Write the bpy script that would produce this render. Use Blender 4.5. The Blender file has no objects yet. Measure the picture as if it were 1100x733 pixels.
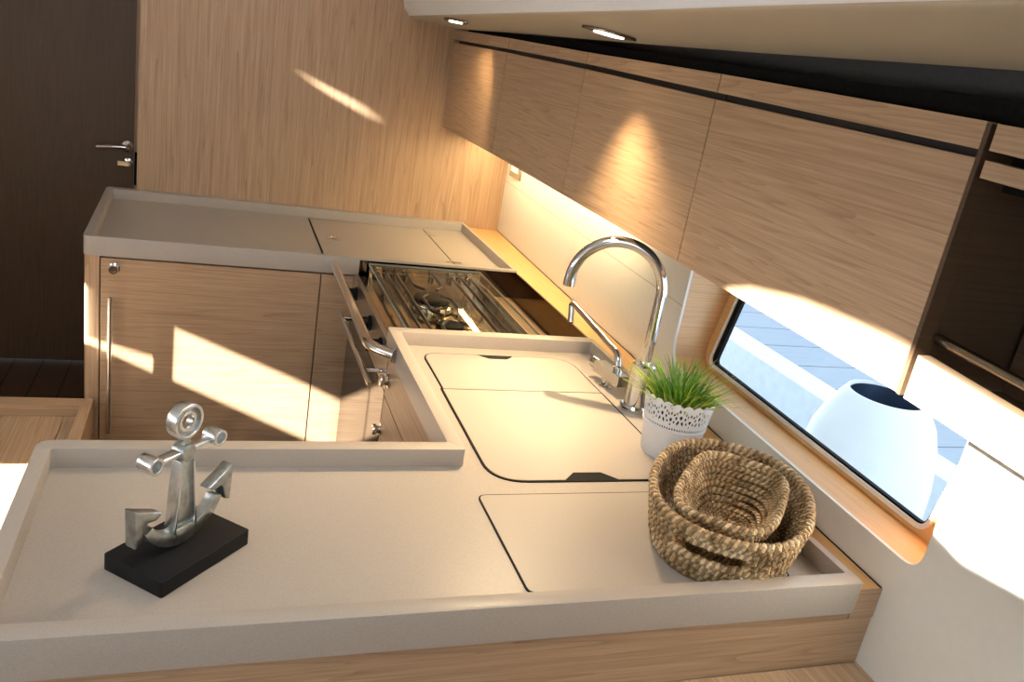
import bpy, bmesh, math, random
from mathutils import Vector, Matrix
from mathutils.geometry import tessellate_polygon

random.seed(7)
SC = bpy.context.scene
COL = SC.collection

# ------------------------------------------------------------------ camera
cam_d = bpy.data.cameras.new('camera')
cam = bpy.data.objects.new('camera', cam_d); COL.objects.link(cam)
cam_d.sensor_width = 36.0
cam_d.lens = 896.48279487 * 36.0 / 1100.0
cam_d.clip_start = 0.02
R3 = Matrix(((0.93698211, -0.04745965, -0.34613886),
             (-0.30788679, 0.35611486, -0.88226296),
             (0.16513709, 0.93323619, 0.31906105)))
cam.matrix_world = Matrix.Translation((0, 0, 1.55)) @ R3.to_4x4()
SC.camera = cam

# ------------------------------------------------------------------ light and exposure
SC.view_settings.view_transform = 'Standard'
SC.view_settings.look = 'None'
SC.view_settings.gamma = 1.0
SC.view_settings.exposure = 0.08
SC.view_settings.use_curve_mapping = False

W = bpy.data.worlds.new('sky'); SC.world = W; W.use_nodes = True
wn = W.node_tree.nodes['Background']
wn.inputs[0].default_value = (0.72, 0.86, 1.0, 1)
wn.inputs[1].default_value = 1.9

SUN = Vector((1.0, 0.22, -0.46)).normalized()
def add_light(name, kind, loc, direction, energy, color, **kw):
    d = bpy.data.lights.new(name, kind); d.energy = energy; d.color = color
    for k, v in kw.items(): setattr(d, k, v)
    o = bpy.data.objects.new(name, d); COL.objects.link(o); o.location = loc
    o.rotation_euler = Vector(direction).to_track_quat('-Z', 'Y').to_euler()
    return o
add_light('sun', 'SUN', (-4, 0, 5), SUN, 72.0, (1.0, 0.94, 0.85), angle=0.014)
add_light('port_window_daylight', 'AREA', (-1.24, 0.85, 1.34), (1, 0.10, -0.20), 5.8, (0.97, 0.98, 1.0), shape='RECTANGLE', size=1.3, size_y=0.24)
add_light('companionway_daylight', 'AREA', (-0.25, -1.3, 2.0), (0.05, 1, -0.45), 1.8, (0.97, 0.97, 1.0), shape='RECTANGLE', size=0.9, size_y=0.8)
add_light('overhead_fill', 'AREA', (0.12, 0.62, 2.27), (0.55, 0.35, -1.0), 6.5, (0.98, 0.98, 1.0), shape='RECTANGLE', size=0.45, size_y=0.45)  # added fill from above; the ceiling has no opening here
add_light('cabinet_strip_light', 'AREA', (0.90, 2.30, 1.262), (0, 0, -1), 5.2, (1.0, 0.74, 0.40), shape='RECTANGLE', size=0.018, size_y=1.15)

# ------------------------------------------------------------------ materials
def new_mat(name):
    m = bpy.data.materials.new(name); m.use_nodes = True
    return m, m.node_tree.nodes, m.node_tree.links, m.node_tree.nodes['Principled BSDF']
def plain(name, color, rough=0.5, metal=0.0, speck=0.0, scale=300.0, bump=0.0, coat=0.0):
    m, N, L, P = new_mat(name)
    P.inputs['Roughness'].default_value = rough; P.inputs['Metallic'].default_value = metal
    P.inputs['Base Color'].default_value = (*color, 1); P.inputs['Coat Weight'].default_value = coat
    if speck or bump:
        tc = N.new('ShaderNodeTexCoord'); nz = N.new('ShaderNodeTexNoise')
        nz.inputs['Scale'].default_value = scale; nz.inputs['Detail'].default_value = 3
        L.new(tc.outputs['Object'], nz.inputs['Vector'])
        if speck:
            cr = N.new('ShaderNodeValToRGB')
            cr.color_ramp.elements[0].position = 0.3; cr.color_ramp.elements[1].position = 0.7
            cr.color_ramp.elements[0].color = (*[c * (1 - speck) for c in color], 1)
            cr.color_ramp.elements[1].color = (*[min(1, c * (1 + speck)) for c in color], 1)
            L.new(nz.outputs['Fac'], cr.inputs['Fac']); L.new(cr.outputs['Color'], P.inputs['Base Color'])
        if bump:
            b = N.new('ShaderNodeBump'); b.inputs['Strength'].default_value = bump; b.inputs['Distance'].default_value = 0.001
            L.new(nz.outputs['Fac'], b.inputs['Height']); L.new(b.outputs['Normal'], P.inputs['Normal'])
    return m
def oak(name, axis, light=(0.55, 0.38, 0.238), dark=(0.28, 0.172, 0.098), rough=0.42, figure=1.0):
    m, N, L, P = new_mat(name)
    tc = N.new('ShaderNodeTexCoord')
    def mapped(across, along):
        mp = N.new('ShaderNodeMapping'); s = [across] * 3; s['xyz'.index(axis)] = along
        mp.inputs['Scale'].default_value = s; L.new(tc.outputs['Object'], mp.inputs['Vector']); return mp
    warp = N.new('ShaderNodeTexNoise'); warp.inputs['Scale'].default_value = 1.0; warp.inputs['Detail'].default_value = 2
    L.new(mapped(17, 0.42).outputs[0], warp.inputs['Vector'])
    fine = N.new('ShaderNodeTexNoise'); fine.inputs['Scale'].default_value = 1.0; fine.inputs['Detail'].default_value = 6; fine.inputs['Roughness'].default_value = 0.65
    fine.inputs['Distortion'].default_value = 0.25
    L.new(mapped(230, 5.0).outputs[0], fine.inputs['Vector'])
    # growth-ring figure: bands made from the warped field
    mul = N.new('ShaderNodeMath'); mul.operation = 'MULTIPLY'; mul.inputs[1].default_value = 24.0 * figure
    L.new(warp.outputs['Fac'], mul.inputs[0])
    fr = N.new('ShaderNodeMath'); fr.operation = 'FRACT'; L.new(mul.outputs[0], fr.inputs[0])
    pw = N.new('ShaderNodeMath'); pw.operation = 'POWER'; pw.inputs[1].default_value = 5.0; L.new(fr.outputs[0], pw.inputs[0])
    cr = N.new('ShaderNodeValToRGB'); cr.color_ramp.elements[0].position = 0.32; cr.color_ramp.elements[1].position = 0.68
    L.new(fine.outputs['Fac'], cr.inputs['Fac'])
    a = N.new('ShaderNodeMath'); a.operation = 'MULTIPLY'; a.inputs[1].default_value = 0.58; L.new(cr.outputs['Color'], a.inputs[0])
    b = N.new('ShaderNodeMath'); b.operation = 'MULTIPLY_ADD'; b.inputs[1].default_value = 0.38; L.new(pw.outputs[0], b.inputs[0]); L.new(a.outputs[0], b.inputs[2])
    b.use_clamp = True
    mx = N.new('ShaderNodeMix'); mx.data_type = 'RGBA'
    mx.inputs['A'].default_value = (*light, 1); mx.inputs['B'].default_value = (*dark, 1)
    L.new(b.outputs[0], mx.inputs['Factor']); L.new(mx.outputs['Result'], P.inputs['Base Color'])
    P.inputs['Roughness'].default_value = rough
    bp_ = N.new('ShaderNodeBump'); bp_.inputs['Strength'].default_value = 0.12; bp_.inputs['Distance'].default_value = 0.0006
    L.new(fine.outputs['Fac'], bp_.inputs['Height']); L.new(bp_.outputs['Normal'], P.inputs['Normal'])
    return m
def pane_mat(name, tint, refl=1.0, haze=0.0):
    m, N, L, P = new_mat(name); N.remove(P)
    out = N['Material Output']
    t = N.new('ShaderNodeBsdfTransparent'); t.inputs[0].default_value = (*tint, 1)
    g = N.new('ShaderNodeBsdfGlossy'); g.inputs['Roughness'].default_value = 0.01
    f = N.new('ShaderNodeLayerWeight'); f.inputs['Blend'].default_value = 0.5
    q = N.new('ShaderNodeMath'); q.operation = 'POWER'; q.inputs[1].default_value = 4.0; L.new(f.outputs['Facing'], q.inputs[0])
    k = N.new('ShaderNodeMath'); k.operation = 'MULTIPLY_ADD'; k.inputs[1].default_value = refl; k.inputs[2].default_value = 0.014; L.new(q.outputs[0], k.inputs[0])
    mx = N.new('ShaderNodeMixShader'); L.new(k.outputs[0], mx.inputs[0]); L.new(t.outputs[0], mx.inputs[1]); L.new(g.outputs[0], mx.inputs[2])
    L.new(mx.outputs[0], out.inputs['Surface'])
    return m
def planks(name, axis, cross, width, light, dark, rough=0.5):
    """boards running along axis, dark seams every width along cross"""
    m = oak(name, axis, light, dark, rough); N = m.node_tree.nodes; L = m.node_tree.links; P = N['Principled BSDF']
    tc = N.new('ShaderNodeTexCoord'); sp = N.new('ShaderNodeSeparateXYZ'); L.new(tc.outputs['Object'], sp.inputs[0])
    d = N.new('ShaderNodeMath'); d.operation = 'DIVIDE'; d.inputs[1].default_value = width; L.new(sp.outputs[cross], d.inputs[0])
    f = N.new('ShaderNodeMath'); f.operation = 'FRACT'; L.new(d.outputs[0], f.inputs[0])
    c = N.new('ShaderNodeMath'); c.operation = 'LESS_THAN'; c.inputs[1].default_value = 0.006 / width; L.new(f.outputs[0], c.inputs[0])
    src = P.inputs['Base Color'].links[0].from_socket
    mx = N.new('ShaderNodeMix'); mx.data_type = 'RGBA'; mx.inputs['B'].default_value = (0.012, 0.01, 0.008, 1)
    L.new(c.outputs[0], mx.inputs['Factor']); L.new(src, mx.inputs['A']); L.new(mx.outputs['Result'], P.inputs['Base Color'])
    return m

OAKX, OAKY, OAKZ = oak('oak_grain_x', 'x'), oak('oak_grain_y', 'y', figure=1.2), oak('oak_grain_z', 'z', figure=0.8)
DARKOAK, SHADEOAK_X = [oak('shaded_shelf_oak_'+a_, a_, (0.115, 0.068, 0.036), (0.062, 0.036, 0.02)) for a_ in 'yx']  # interior oak: darker stain with the shelf's shade put into it
OAK_HONEY = oak('honey_oak', 'y', (0.82, 0.50, 0.215), (0.64, 0.345, 0.12))
OAK_HONEY_Z = oak('honey_oak_cross', 'x', (0.76, 0.47, 0.225), (0.53, 0.29, 0.115))
SOLE = planks('sole_planks', 'y', 'X', 0.107, (0.12, 0.068, 0.038), (0.07, 0.04, 0.022))
DOCKM = planks('dock_planks', 'x', 'Y', 0.30, (0.44, 0.49, 0.55), (0.30, 0.34, 0.40), 0.8)
STONE = plain('solid_surface', (0.405, 0.36, 0.312), 0.36, speck=0.06, scale=420)
CREAM = plain('cream_gelcoat', (0.76, 0.745, 0.68), 0.32, speck=0.015, scale=60)
WHITE = plain('white_gelcoat', (0.82, 0.82, 0.79), 0.35, speck=0.01, scale=50)
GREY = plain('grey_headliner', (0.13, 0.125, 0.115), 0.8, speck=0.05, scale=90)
BLACK = plain('gap_shade_black', (0.012, 0.011, 0.010), 0.7, speck=0.2, scale=120)
RUBBER = plain('black_rubber', (0.005, 0.005, 0.0055), 0.55, speck=0.2, scale=200)
for m_ in (RUBBER, BLACK): m_.node_tree.nodes['Principled BSDF'].inputs['Specular IOR Level'].default_value = 0.1
CHROME = plain('chrome', (0.78, 0.77, 0.755), 0.045, 1.0, speck=0.01, scale=40)
STEEL = plain('polished_steel', (0.60, 0.53, 0.41), 0.13, 1.0, speck=0.06, scale=30)
BRUSH = plain('brushed_steel', (0.55, 0.52, 0.48), 0.28, 1.0, speck=0.06, scale=60)
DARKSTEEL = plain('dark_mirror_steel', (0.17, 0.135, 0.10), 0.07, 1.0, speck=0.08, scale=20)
IRON = plain('dark_iron', (0.022, 0.018, 0.015), 0.4, 0.2, speck=0.15, scale=150)
ALUB = plain('polished_aluminium_edge', (0.78, 0.80, 0.80), 0.22, 1.0, speck=0.1, scale=90, bump=0.2)
ALU = plain('cast_aluminium', (0.40, 0.43, 0.425), 0.33, 1.0, speck=0.22, scale=90, bump=0.6)
BASEBLK = plain('black_painted_wood', (0.007, 0.007, 0.008), 0.65, speck=0.25, scale=80)
POTW = plain('white_enamel', (0.84, 0.85, 0.86), 0.35, speck=0.01, scale=90)
GASKET = plain('pale_gasket', (0.88, 0.86, 0.82), 0.5, speck=0.02, scale=90)
SOIL = plain('moss_soil', (0.03, 0.04, 0.015), 0.9, speck=0.4, scale=200)
GLASS = pane_mat('window_glass', (0.95, 0.975, 0.99), 0.4)
LID = pane_mat('clear_lid_glass', (0.975, 0.975, 0.965), 0.12)
GLASSEDGE = plain('glass_edge', (0.22, 0.235, 0.21), 0.2, speck=0.03, scale=50)
BRONZE = plain('dark_chrome', (0.30, 0.25, 0.19), 0.2, 1.0, speck=0.1, scale=60)
LENS, _n, _l, _p = new_mat('lamp_lens')
_p.inputs['Base Color'].default_value = (1, 0.9, 0.75, 1); _p.inputs['Emission Color'].default_value = (1.0, 0.86, 0.62, 1); _p.inputs['Emission Strength'].default_value = 9.0
OVENGLASS = plain('oven_glass', (0.05, 0.042, 0.034), 0.06, speck=0.1, scale=20)
BUCKW = plain('white_plastic', (0.86, 0.88, 0.92), 0.4, speck=0.01, scale=30)
BUCKB = plain('blue_interior', (0.035, 0.06, 0.11), 0.3, speck=0.5, scale=14)
WATER = plain('harbour_water', (0.20, 0.30, 0.40), 0.55, speck=0.35, scale=7, bump=0.6)
DOCKBEAM = plain('pale_dock_beam', (0.80, 0.83, 0.86), 0.6, speck=0.05, scale=20)
LIMB = plain('blade_green', (0.16, 0.30, 0.035), 0.45, speck=0.55, scale=40)
def straw(name, k):
    m, N, L, P = new_mat(name)
    tc = N.new('ShaderNodeTexCoord'); nz = N.new('ShaderNodeTexNoise'); nz.inputs['Scale'].default_value = 38; nz.inputs['Detail'].default_value = 3
    L.new(tc.outputs['Object'], nz.inputs['Vector'])
    cr = N.new('ShaderNodeValToRGB'); e = cr.color_ramp.elements
    e[0].position = 0.3; e[0].color = (0.24*k, 0.145*k, 0.06*k, 1); e[1].position = 0.72; e[1].color = (0.80*k, 0.62*k, 0.38*k, 1)
    x = e.new(0.5); x.color = (0.52*k, 0.35*k, 0.17*k, 1)
    L.new(nz.outputs['Fac'], cr.inputs['Fac']); L.new(cr.outputs['Color'], P.inputs['Base Color'])
    P.inputs['Roughness'].default_value = 0.55
    n2 = N.new('ShaderNodeTexNoise'); n2.inputs['Scale'].default_value = 500; L.new(tc.outputs['Object'], n2.inputs['Vector'])
    b = N.new('ShaderNodeBump'); b.inputs['Strength'].default_value = 0.5; b.inputs['Distance'].default_value = 0.001
    L.new(n2.outputs['Fac'], b.inputs['Height']); L.new(b.outputs['Normal'], P.inputs['Normal'])
    return m
STRAW, STRAW2 = straw('twisted_seagrass', 1.12), straw('twisted_seagrass_dark', 0.50)
BASEBLK.node_tree.nodes['Principled BSDF'].inputs['Specular IOR Level'].default_value = 0.25

# ------------------------------------------------------------------ mesh helpers (world coordinates)
def BM(): return bmesh.new()
def bevel_sharp(bm, off, seg=2, ang=0.6, geom=None):
    es = [e for e in bm.edges if len(e.link_faces) == 2 and e.calc_face_angle(0) > ang]
    if geom: es = [e for e in es if geom(e)]
    if es: bmesh.ops.bevel(bm, geom=es, offset=off, segments=seg, profile=0.5, affect='EDGES', clamp_overlap=True)
def box(bm, x0, x1, y0, y1, z0, z1):
    v = [bm.verts.new(p) for p in ((x0,y0,z0),(x1,y0,z0),(x1,y1,z0),(x0,y1,z0),(x0,y0,z1),(x1,y0,z1),(x1,y1,z1),(x0,y1,z1))]
    for f in ((3,2,1,0),(4,5,6,7),(0,1,5,4),(1,2,6,5),(2,3,7,6),(3,0,4,7)): bm.faces.new([v[i] for i in f])
def bbox(*a, bev=0.0015):
    bm = BM(); box(bm, *a)
    if bev: bevel_sharp(bm, bev)
    return bm
def hexa(bm, c8):
    v = [bm.verts.new(p) for p in c8]
    for f in ((3,2,1,0),(4,5,6,7),(0,1,5,4),(1,2,6,5),(2,3,7,6),(3,0,4,7)): bm.faces.new([v[i] for i in f])
def to3(axis, a, b, c):          # c is the coordinate along axis
    return {'x': (c, a, b), 'y': (a, c, b), 'z': (a, b, c)}[axis]
def prism(bm, loops, axis, lo, hi):
    """polygon (first loop outer, others holes) extruded along axis"""
    tri = tessellate_polygon([[Vector((p[0], p[1], 0)) for p in l] for l in loops])
    rings = []; flatlo = []; flathi = []
    for l in loops:
        a = [bm.verts.new(to3(axis, p[0], p[1], lo)) for p in l]; b = [bm.verts.new(to3(axis, p[0], p[1], hi)) for p in l]
        flatlo += a; flathi += b; rings.append((a, b))
    for t in tri:
        for vs in ([flatlo[i] for i in t], [flathi[i] for i in t]):
            try: bm.faces.new(vs)
            except ValueError: pass
    for a, b in rings:
        n = len(a)
        for i in range(n): bm.faces.new((a[i], a[(i+1) % n], b[(i+1) % n], b[i]))
    bmesh.ops.recalc_face_normals(bm, faces=bm.faces[:])
def prism_bm(loops, axis, lo, hi, bev=0.0):
    bm = BM(); prism(bm, loops, axis, lo, hi)
    if bev: bevel_sharp(bm, bev, ang=0.9)
    return bm
def round_poly(pts, rads, seg=6):
    out = []; n = len(pts)
    for i in range(n):
        p = Vector(pts[i]); a = Vector(pts[i-1]) - p; b = Vector(pts[(i+1) % n]) - p
        r = rads[i] if isinstance(rads, (list, tuple)) else rads
        if r <= 0: out.append(tuple(p)); continue
        a.normalize(); b.normalize()
        p0, p1 = p + a * r, p + b * r
        for k in range(seg + 1):
            t = k / seg; q = p0 * (1-t)**2 + p * 2*t*(1-t) + p1 * t*t; out.append((q.x, q.y))
    return out
def rrect(x0, x1, y0, y1, r, seg=6): return round_poly([(x0,y0),(x1,y0),(x1,y1),(x0,y1)], r, seg)
def tube(bm, pts, rad, res=12, closed=False, caps=True):
    pts = [Vector(p) for p in pts]; n = len(pts); rings = []; nrm = None
    for i in range(n):
        if closed: t = pts[(i+1) % n] - pts[i-1]
        else: t = pts[min(i+1, n-1)] - pts[max(i-1, 0)]
        t.normalize()
        if nrm is None:
            nrm = t.cross(Vector((0, 0, 1)) if abs(t.z) < 0.9 else Vector((1, 0, 0))).normalized()
        else:
            nrm = (nrm - t * nrm.dot(t)).normalized()
        bn = t.cross(nrm); r = rad[i] if isinstance(rad, (list, tuple)) else rad
        rings.append([bm.verts.new(pts[i] + (nrm * math.cos(2*math.pi*k/res) + bn * math.sin(2*math.pi*k/res)) * r) for k in range(res)])
    m = n if closed else n - 1
    for i in range(m):
        a, b = rings[i], rings[(i+1) % n]
        for k in range(res): bm.faces.new((a[k], a[(k+1) % res], b[(k+1) % res], b[k]))
    if caps and not closed:
        bm.faces.new(rings[0][::-1]); bm.faces.new(rings[-1])
def tube_bm(*a, **k):
    bm = BM(); tube(bm, *a, **k); return bm
def bend(pts, rad, seg=7):
    """polyline with its inner corners rounded"""
    P = [Vector(p) for p in pts]; out = [P[0]]
    for i in range(1, len(P)-1):
        a = (P[i-1]-P[i]); b = (P[i+1]-P[i]); r = min(rad, a.length*0.49, b.length*0.49); a.normalize(); b.normalize()
        for k in range(seg+1):
            t = k/seg; out.append((P[i]+a*r)*(1-t)**2 + P[i]*2*t*(1-t) + (P[i]+b*r)*t*t)
    return out + [P[-1]]
def lathe(bm, prof, centre, axis=Vector((0,0,1)), seg=32, cap0=True, cap1=True):
    axis = Vector(axis).normalized(); u = axis.cross(Vector((0,0,1)) if abs(axis.z) < 0.9 else Vector((1,0,0))).normalized(); w = axis.cross(u)
    c = Vector(centre); rings = []
    for r, h in prof:
        rings.append([bm.verts.new(c + axis*h + (u*math.cos(2*math.pi*k/seg) + w*math.sin(2*math.pi*k/seg))*r) for k in range(seg)])
    for a, b in zip(rings, rings[1:]):
        for k in range(seg): bm.faces.new((a[k], a[(k+1) % seg], b[(k+1) % seg], b[k]))
    if cap0: bm.faces.new(rings[0][::-1])
    if cap1: bm.faces.new(rings[-1])
    bmesh.ops.recalc_face_normals(bm, faces=bm.faces[:])
def lathe_bm(*a, **k):
    bm = BM(); lathe(bm, *a, **k); return bm

def _link(name, bm, mat, origin, parent, sharp=35):
    bmesh.ops.translate(bm, verts=bm.verts[:], vec=-Vector(origin))
    me = bpy.data.meshes.new(name); bm.to_mesh(me); bm.free()
    me.polygons.foreach_set('use_smooth', [True]*len(me.polygons)); me.set_sharp_from_angle(angle=math.radians(sharp))
    me.materials.append(mat)
    o = bpy.data.objects.new(name, me); COL.objects.link(o)
    if parent: o.parent = parent
    return o
def root_of(o):
    while o.parent: o = o.parent
    return o
def part(name, bm, mat, parent, label=None, sharp=35):
    o = _link(name, bm, mat, root_of(parent).location, parent, sharp)
    if label: o['label'] = label
    return o
def thing(name, label, cat, loc, group=None):
    o = bpy.data.objects.new(name, None); COL.objects.link(o); o.location = loc; o.empty_display_size = 0.05
    o['label'] = label; o['category'] = cat
    if group: o['group'] = group
    return o
def solo(name, bm, mat, label, cat, group=None, kind=None):
    xs = [v.co for v in bm.verts]
    org = Vector((sum(v.x for v in xs)/len(xs), sum(v.y for v in xs)/len(xs), min(v.z for v in xs)))
    o = _link(name, bm, mat, org, None); o.location = org
    o['label'] = label; o['category'] = cat
    if group: o['group'] = group
    if kind: o['kind'] = kind
    return o
def struct(name, bm, mat, label, cat, parent=None):
    if parent: return part(name, bm, mat, parent)
    o = _link(name, bm, mat, (0, 0, 0), None); o['kind'] = 'structure'; o['label'] = label; o['category'] = cat
    return o

# ------------------------------------------------------------------ measures
ZR, ZP, ZF = 0.95, 0.92, 0.90          # rim top, pan floor, fascia bottom
YB = 2.916                             # bulkhead
XP = -1.30                             # port side
def hull(y): return 0.918 + 0.042*(y - 0.77)
def backx(y, z): return hull(y) + 0.07 + 0.2*(z - 0.95)

# ------------------------------------------------------------------ structure
struct('floor', bbox(XP, 1.05, -1.5, 3.78, -0.03, 0.0, bev=0), SOLE, 'dark planked cabin floor', 'floor')
bm = BM(); prism(bm, [[(-0.226, 0.0), (1.10, 0.0), (1.10, 2.3), (-0.226, 2.3)]], 'y', YB, YB+0.03)
struct('wall_back', bm, OAKZ, 'light oak bulkhead with upright grain behind the far worktop', 'wall')
struct('wall_passage', bbox(-0.226, -0.196, YB+0.031, 3.78, 0, 2.3, bev=0), OAKZ, 'side of the passage behind the bulkhead', 'wall')
struct('ceiling', bbox(XP, 0.42, -1.5, 3.78, 2.3, 2.34, bev=0), WHITE, 'white cabin ceiling', 'ceiling')

bm = BM(); prism(bm, [[(XP,0.0),(1.10,0.0),(1.10,2.34),(XP,2.34)], [(-0.70,0.9),(0.20,0.9),(0.20,2.25),(-0.70,2.25)]], 'y', -1.53, -1.5)
struct('wall_rear', bm, OAKZ, 'oak bulkhead behind the camera with the companionway opening', 'wall')

# port side with the openings the sun comes through (each opening is shaped to cast its patch of sun)
def back(p):
    t = (p[0]-XP)
    return (p[1]-0.22*t, p[2]+0.46*t)
holes = []
def opening(pts): holes.append([back(p) for p in pts])
opening([(-0.40,2.29,0.868),(-0.272,2.29,0.812),(-0.262,2.29,0.666),(-0.084,2.29,0.612),(-0.080,2.29,0.718),(0.289,2.29,0.558),(0.44,2.29,0.485),(0.44,2.29,0.31),
         (0.304,2.29,0.376),(-0.05,2.29,0.547),(-0.118,2.29,0.575),(-0.24,2.29,0.636),(-0.272,2.29,0.650),(-0.40,2.29,0.70)])      # locker front and corner post
opening([(0.25,YB,1.388),(0.50,YB,1.302),(0.50,YB,1.274),(0.32,YB,1.345)])                                   # bulkhead streak
opening([(0.745,0.46,1.306),(0.745,0.72,1.314),(0.745,0.88,1.306),(0.745,0.99,1.288),(0.745,1.06,1.266),(0.745,1.0,1.235),(0.745,0.95,1.20),(0.745,0.62,1.135),(0.745,0.46,1.16)])   # cabinet edge and hull
opening([(-0.80,1.955,0.5),(-0.38,1.955,0.5),(-0.36,1.62,0.5),(-0.36,1.50,0.5),(-0.80,1.50,0.5)])            # bench top
bm = BM(); prism(bm, [[(-1.5,0.0),(3.78,0.0),(3.78,2.3),(-1.5,2.3)]] + holes, 'x', XP-0.012, XP)
struct('wall_left', bm, WHITE, 'white port side with openings shaped to cast the sun patches', 'wall')

# hull liner on the right with its window recess
y0, y1, z0, z1 = 0.712, 1.476, 0.99, 1.262
rec = round_poly([(y0, z0), (y1, z0), (y1, z1), (y0, z1)], [0.032, 0.055, 0.02, 0.02], 8)
outer = [(0.705, 0.0), (2.93, 0.0), (2.93, 1.75), (0.705, 1.75)]
bm = BM(); tri = tessellate_polygon([[Vector((*p, 0)) for p in outer], [Vector((*p, 0)) for p in rec]])
vs = [bm.verts.new((hull(p[0]), p[0], p[1])) for p in outer + rec]
for t in tri: bm.faces.new([vs[i] for i in t])
nb = len(outer); nr = len(rec)
lip = []
for (y, z) in rec:     # soft white lip that turns into the recess
    lip.append([bm.verts.new((hull(y)+d, y, z)) for d in (0.006,)])
for i in range(nr):
    j = (i+1) % nr; bm.faces.new((vs[nb+i], vs[nb+j], lip[j][0], lip[i][0]))
# the panel nearest the camera turns inboard at the crease
cv = [bm.verts.new(p) for p in ((hull(0.705), 0.705, 0), (hull(0.705), 0.705, 1.262), (0.885, -0.9, 1.262), (0.885, -0.9, 0))]
bm.faces.new(cv)
cv = [bm.verts.new(p) for p in ((hull(0.705), 0.705, 1.262), (hull(0.705), 0.705, 1.75), (1.0, -0.9, 1.75), (1.0, -0.9, 1.262))]
bm.faces.new(cv)
bmesh.ops.recalc_face_normals(bm, faces=bm.faces[:])
struct('wall_right', bm, CREAM, 'cream hull side panel with a rounded window recess', 'wall')

# window: oak reveal, back frame, gasket, seal and pane
win = bpy.data.objects.new('window_1', None); COL.objects.link(win); win['kind'] = 'structure'; win['label'] = 'long hull window set in an oak recess'; win['category'] = 'window'
bm = BM()
a = [bm.verts.new((hull(y)+0.006, y, z)) for y, z in rec]; b = [bm.verts.new((backx(y, z)+0.012, y, z)) for y, z in rec]
for i in range(nr):
    j = (i+1) % nr; bm.faces.new((a[i], a[j], b[j], b[i])).material_index = 1 if abs(rec[i][1]-rec[j][1]) > abs(rec[i][0]-rec[j][0]) else 0
part('window_reveal', bm, OAK_HONEY, win).data.materials.append(OAK_HONEY_Z)
def onback(loops, off, thick, mat, name):
    tri = tessellate_polygon([[Vector((*p, 0)) for p in l] for l in loops]); bm = BM()
    f = [p for l in loops for p in l]
    A = [bm.verts.new((backx(*p)+off, *p)) for p in f]; B = [bm.verts.new((backx(*p)+off+thick, *p)) for p in f]
    for t in tri: bm.faces.new([A[i] for i in t]); bm.faces.new([B[i] for i in t])
    s = 0
    for l in loops:
        n = len(l)
        for i in range(n): bm.faces.new((A[s+i], A[s+(i+1) % n], B[s+(i+1) % n], B[s+i]))
        s += n
    bmesh.ops.recalc_face_normals(bm, faces=bm.faces[:])
    return part(name, bm, mat, win)
wy0, wy1, wz0, wz1 = 0.786, 1.445, 1.000, 1.252
def wl(d, r): return rrect(wy0+d, wy1-d, wz0+d, wz1-d, r)
onback([[(y0-.02, z0-.02), (y1+.02, z0-.02), (y1+.02, z1), (y0-.02, z1)], wl(0.0, 0.022)], 0.0, 0.014, OAK_HONEY, 'window_frame')
onback([wl(-0.001, 0.023), wl(0.0055, 0.02)], -0.004, 0.016, GASKET, 'window_gasket')
inn = rrect(wy0+0.009, wy1-0.021, wz0+0.0090, wz1-0.011, 0.014)
onback([wl(0.0055, 0.02), inn], -0.001, 0.008, RUBBER, 'window_seal')
onback([rrect(wy0+0.0085, wy1-0.0205, wz0+0.0085, wz1-0.0105, 0.014)], 0.0015, 0.005, GLASS, 'window_pane')

# groove in the backsplash
bm = BM()
hexa(bm, [(hull(1.476)-0.0006, 1.476, 1.1135), (hull(1.476)+0.001, 1.476, 1.1135), (hull(YB)+0.001, YB-0.001, 1.1185), (hull(YB)-0.0006, YB-0.001, 1.1185),
          (hull(1.476)-0.0006, 1.476, 1.1147), (hull(1.476)+0.001, 1.476, 1.1147), (hull(YB)+0.001, YB-0.001, 1.1197), (hull(YB)-0.0006, YB-0.001, 1.1197)])
struct('trim_1', bm, plain('panel_joint', (0.42, 0.36, 0.27), 0.7, speck=0.05), 'thin joint line along the cream backsplash', 'trim')
# oak ledge between worktop and hull
pts = [(0.8725, 0.757), (hull(0.757)-0.001, 0.757), (hull(2.9)-0.001, YB-0.001), (0.8725, YB-0.001)]
struct('trim_2', prism_bm([pts], 'z', 0.885, 0.932, bev=0.0015), OAK_HONEY, 'honey oak ledge between worktop and hull side', 'ledge')
struct('trim_3', prism_bm([[(p[0]+(-0.0022 if i in (0,3) else 0.0), p[1]) for i, p in enumerate([(hull(0.757), 0.7575), (hull(0.757)+0.0002, 0.7575), (hull(2.9)+0.0002, YB-0.001), (hull(2.9), YB-0.001)])]], 'z', 0.9322, 0.9330), RUBBER, 'dark sealed joint where the ledge meets the hull side', 'trim')

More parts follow.
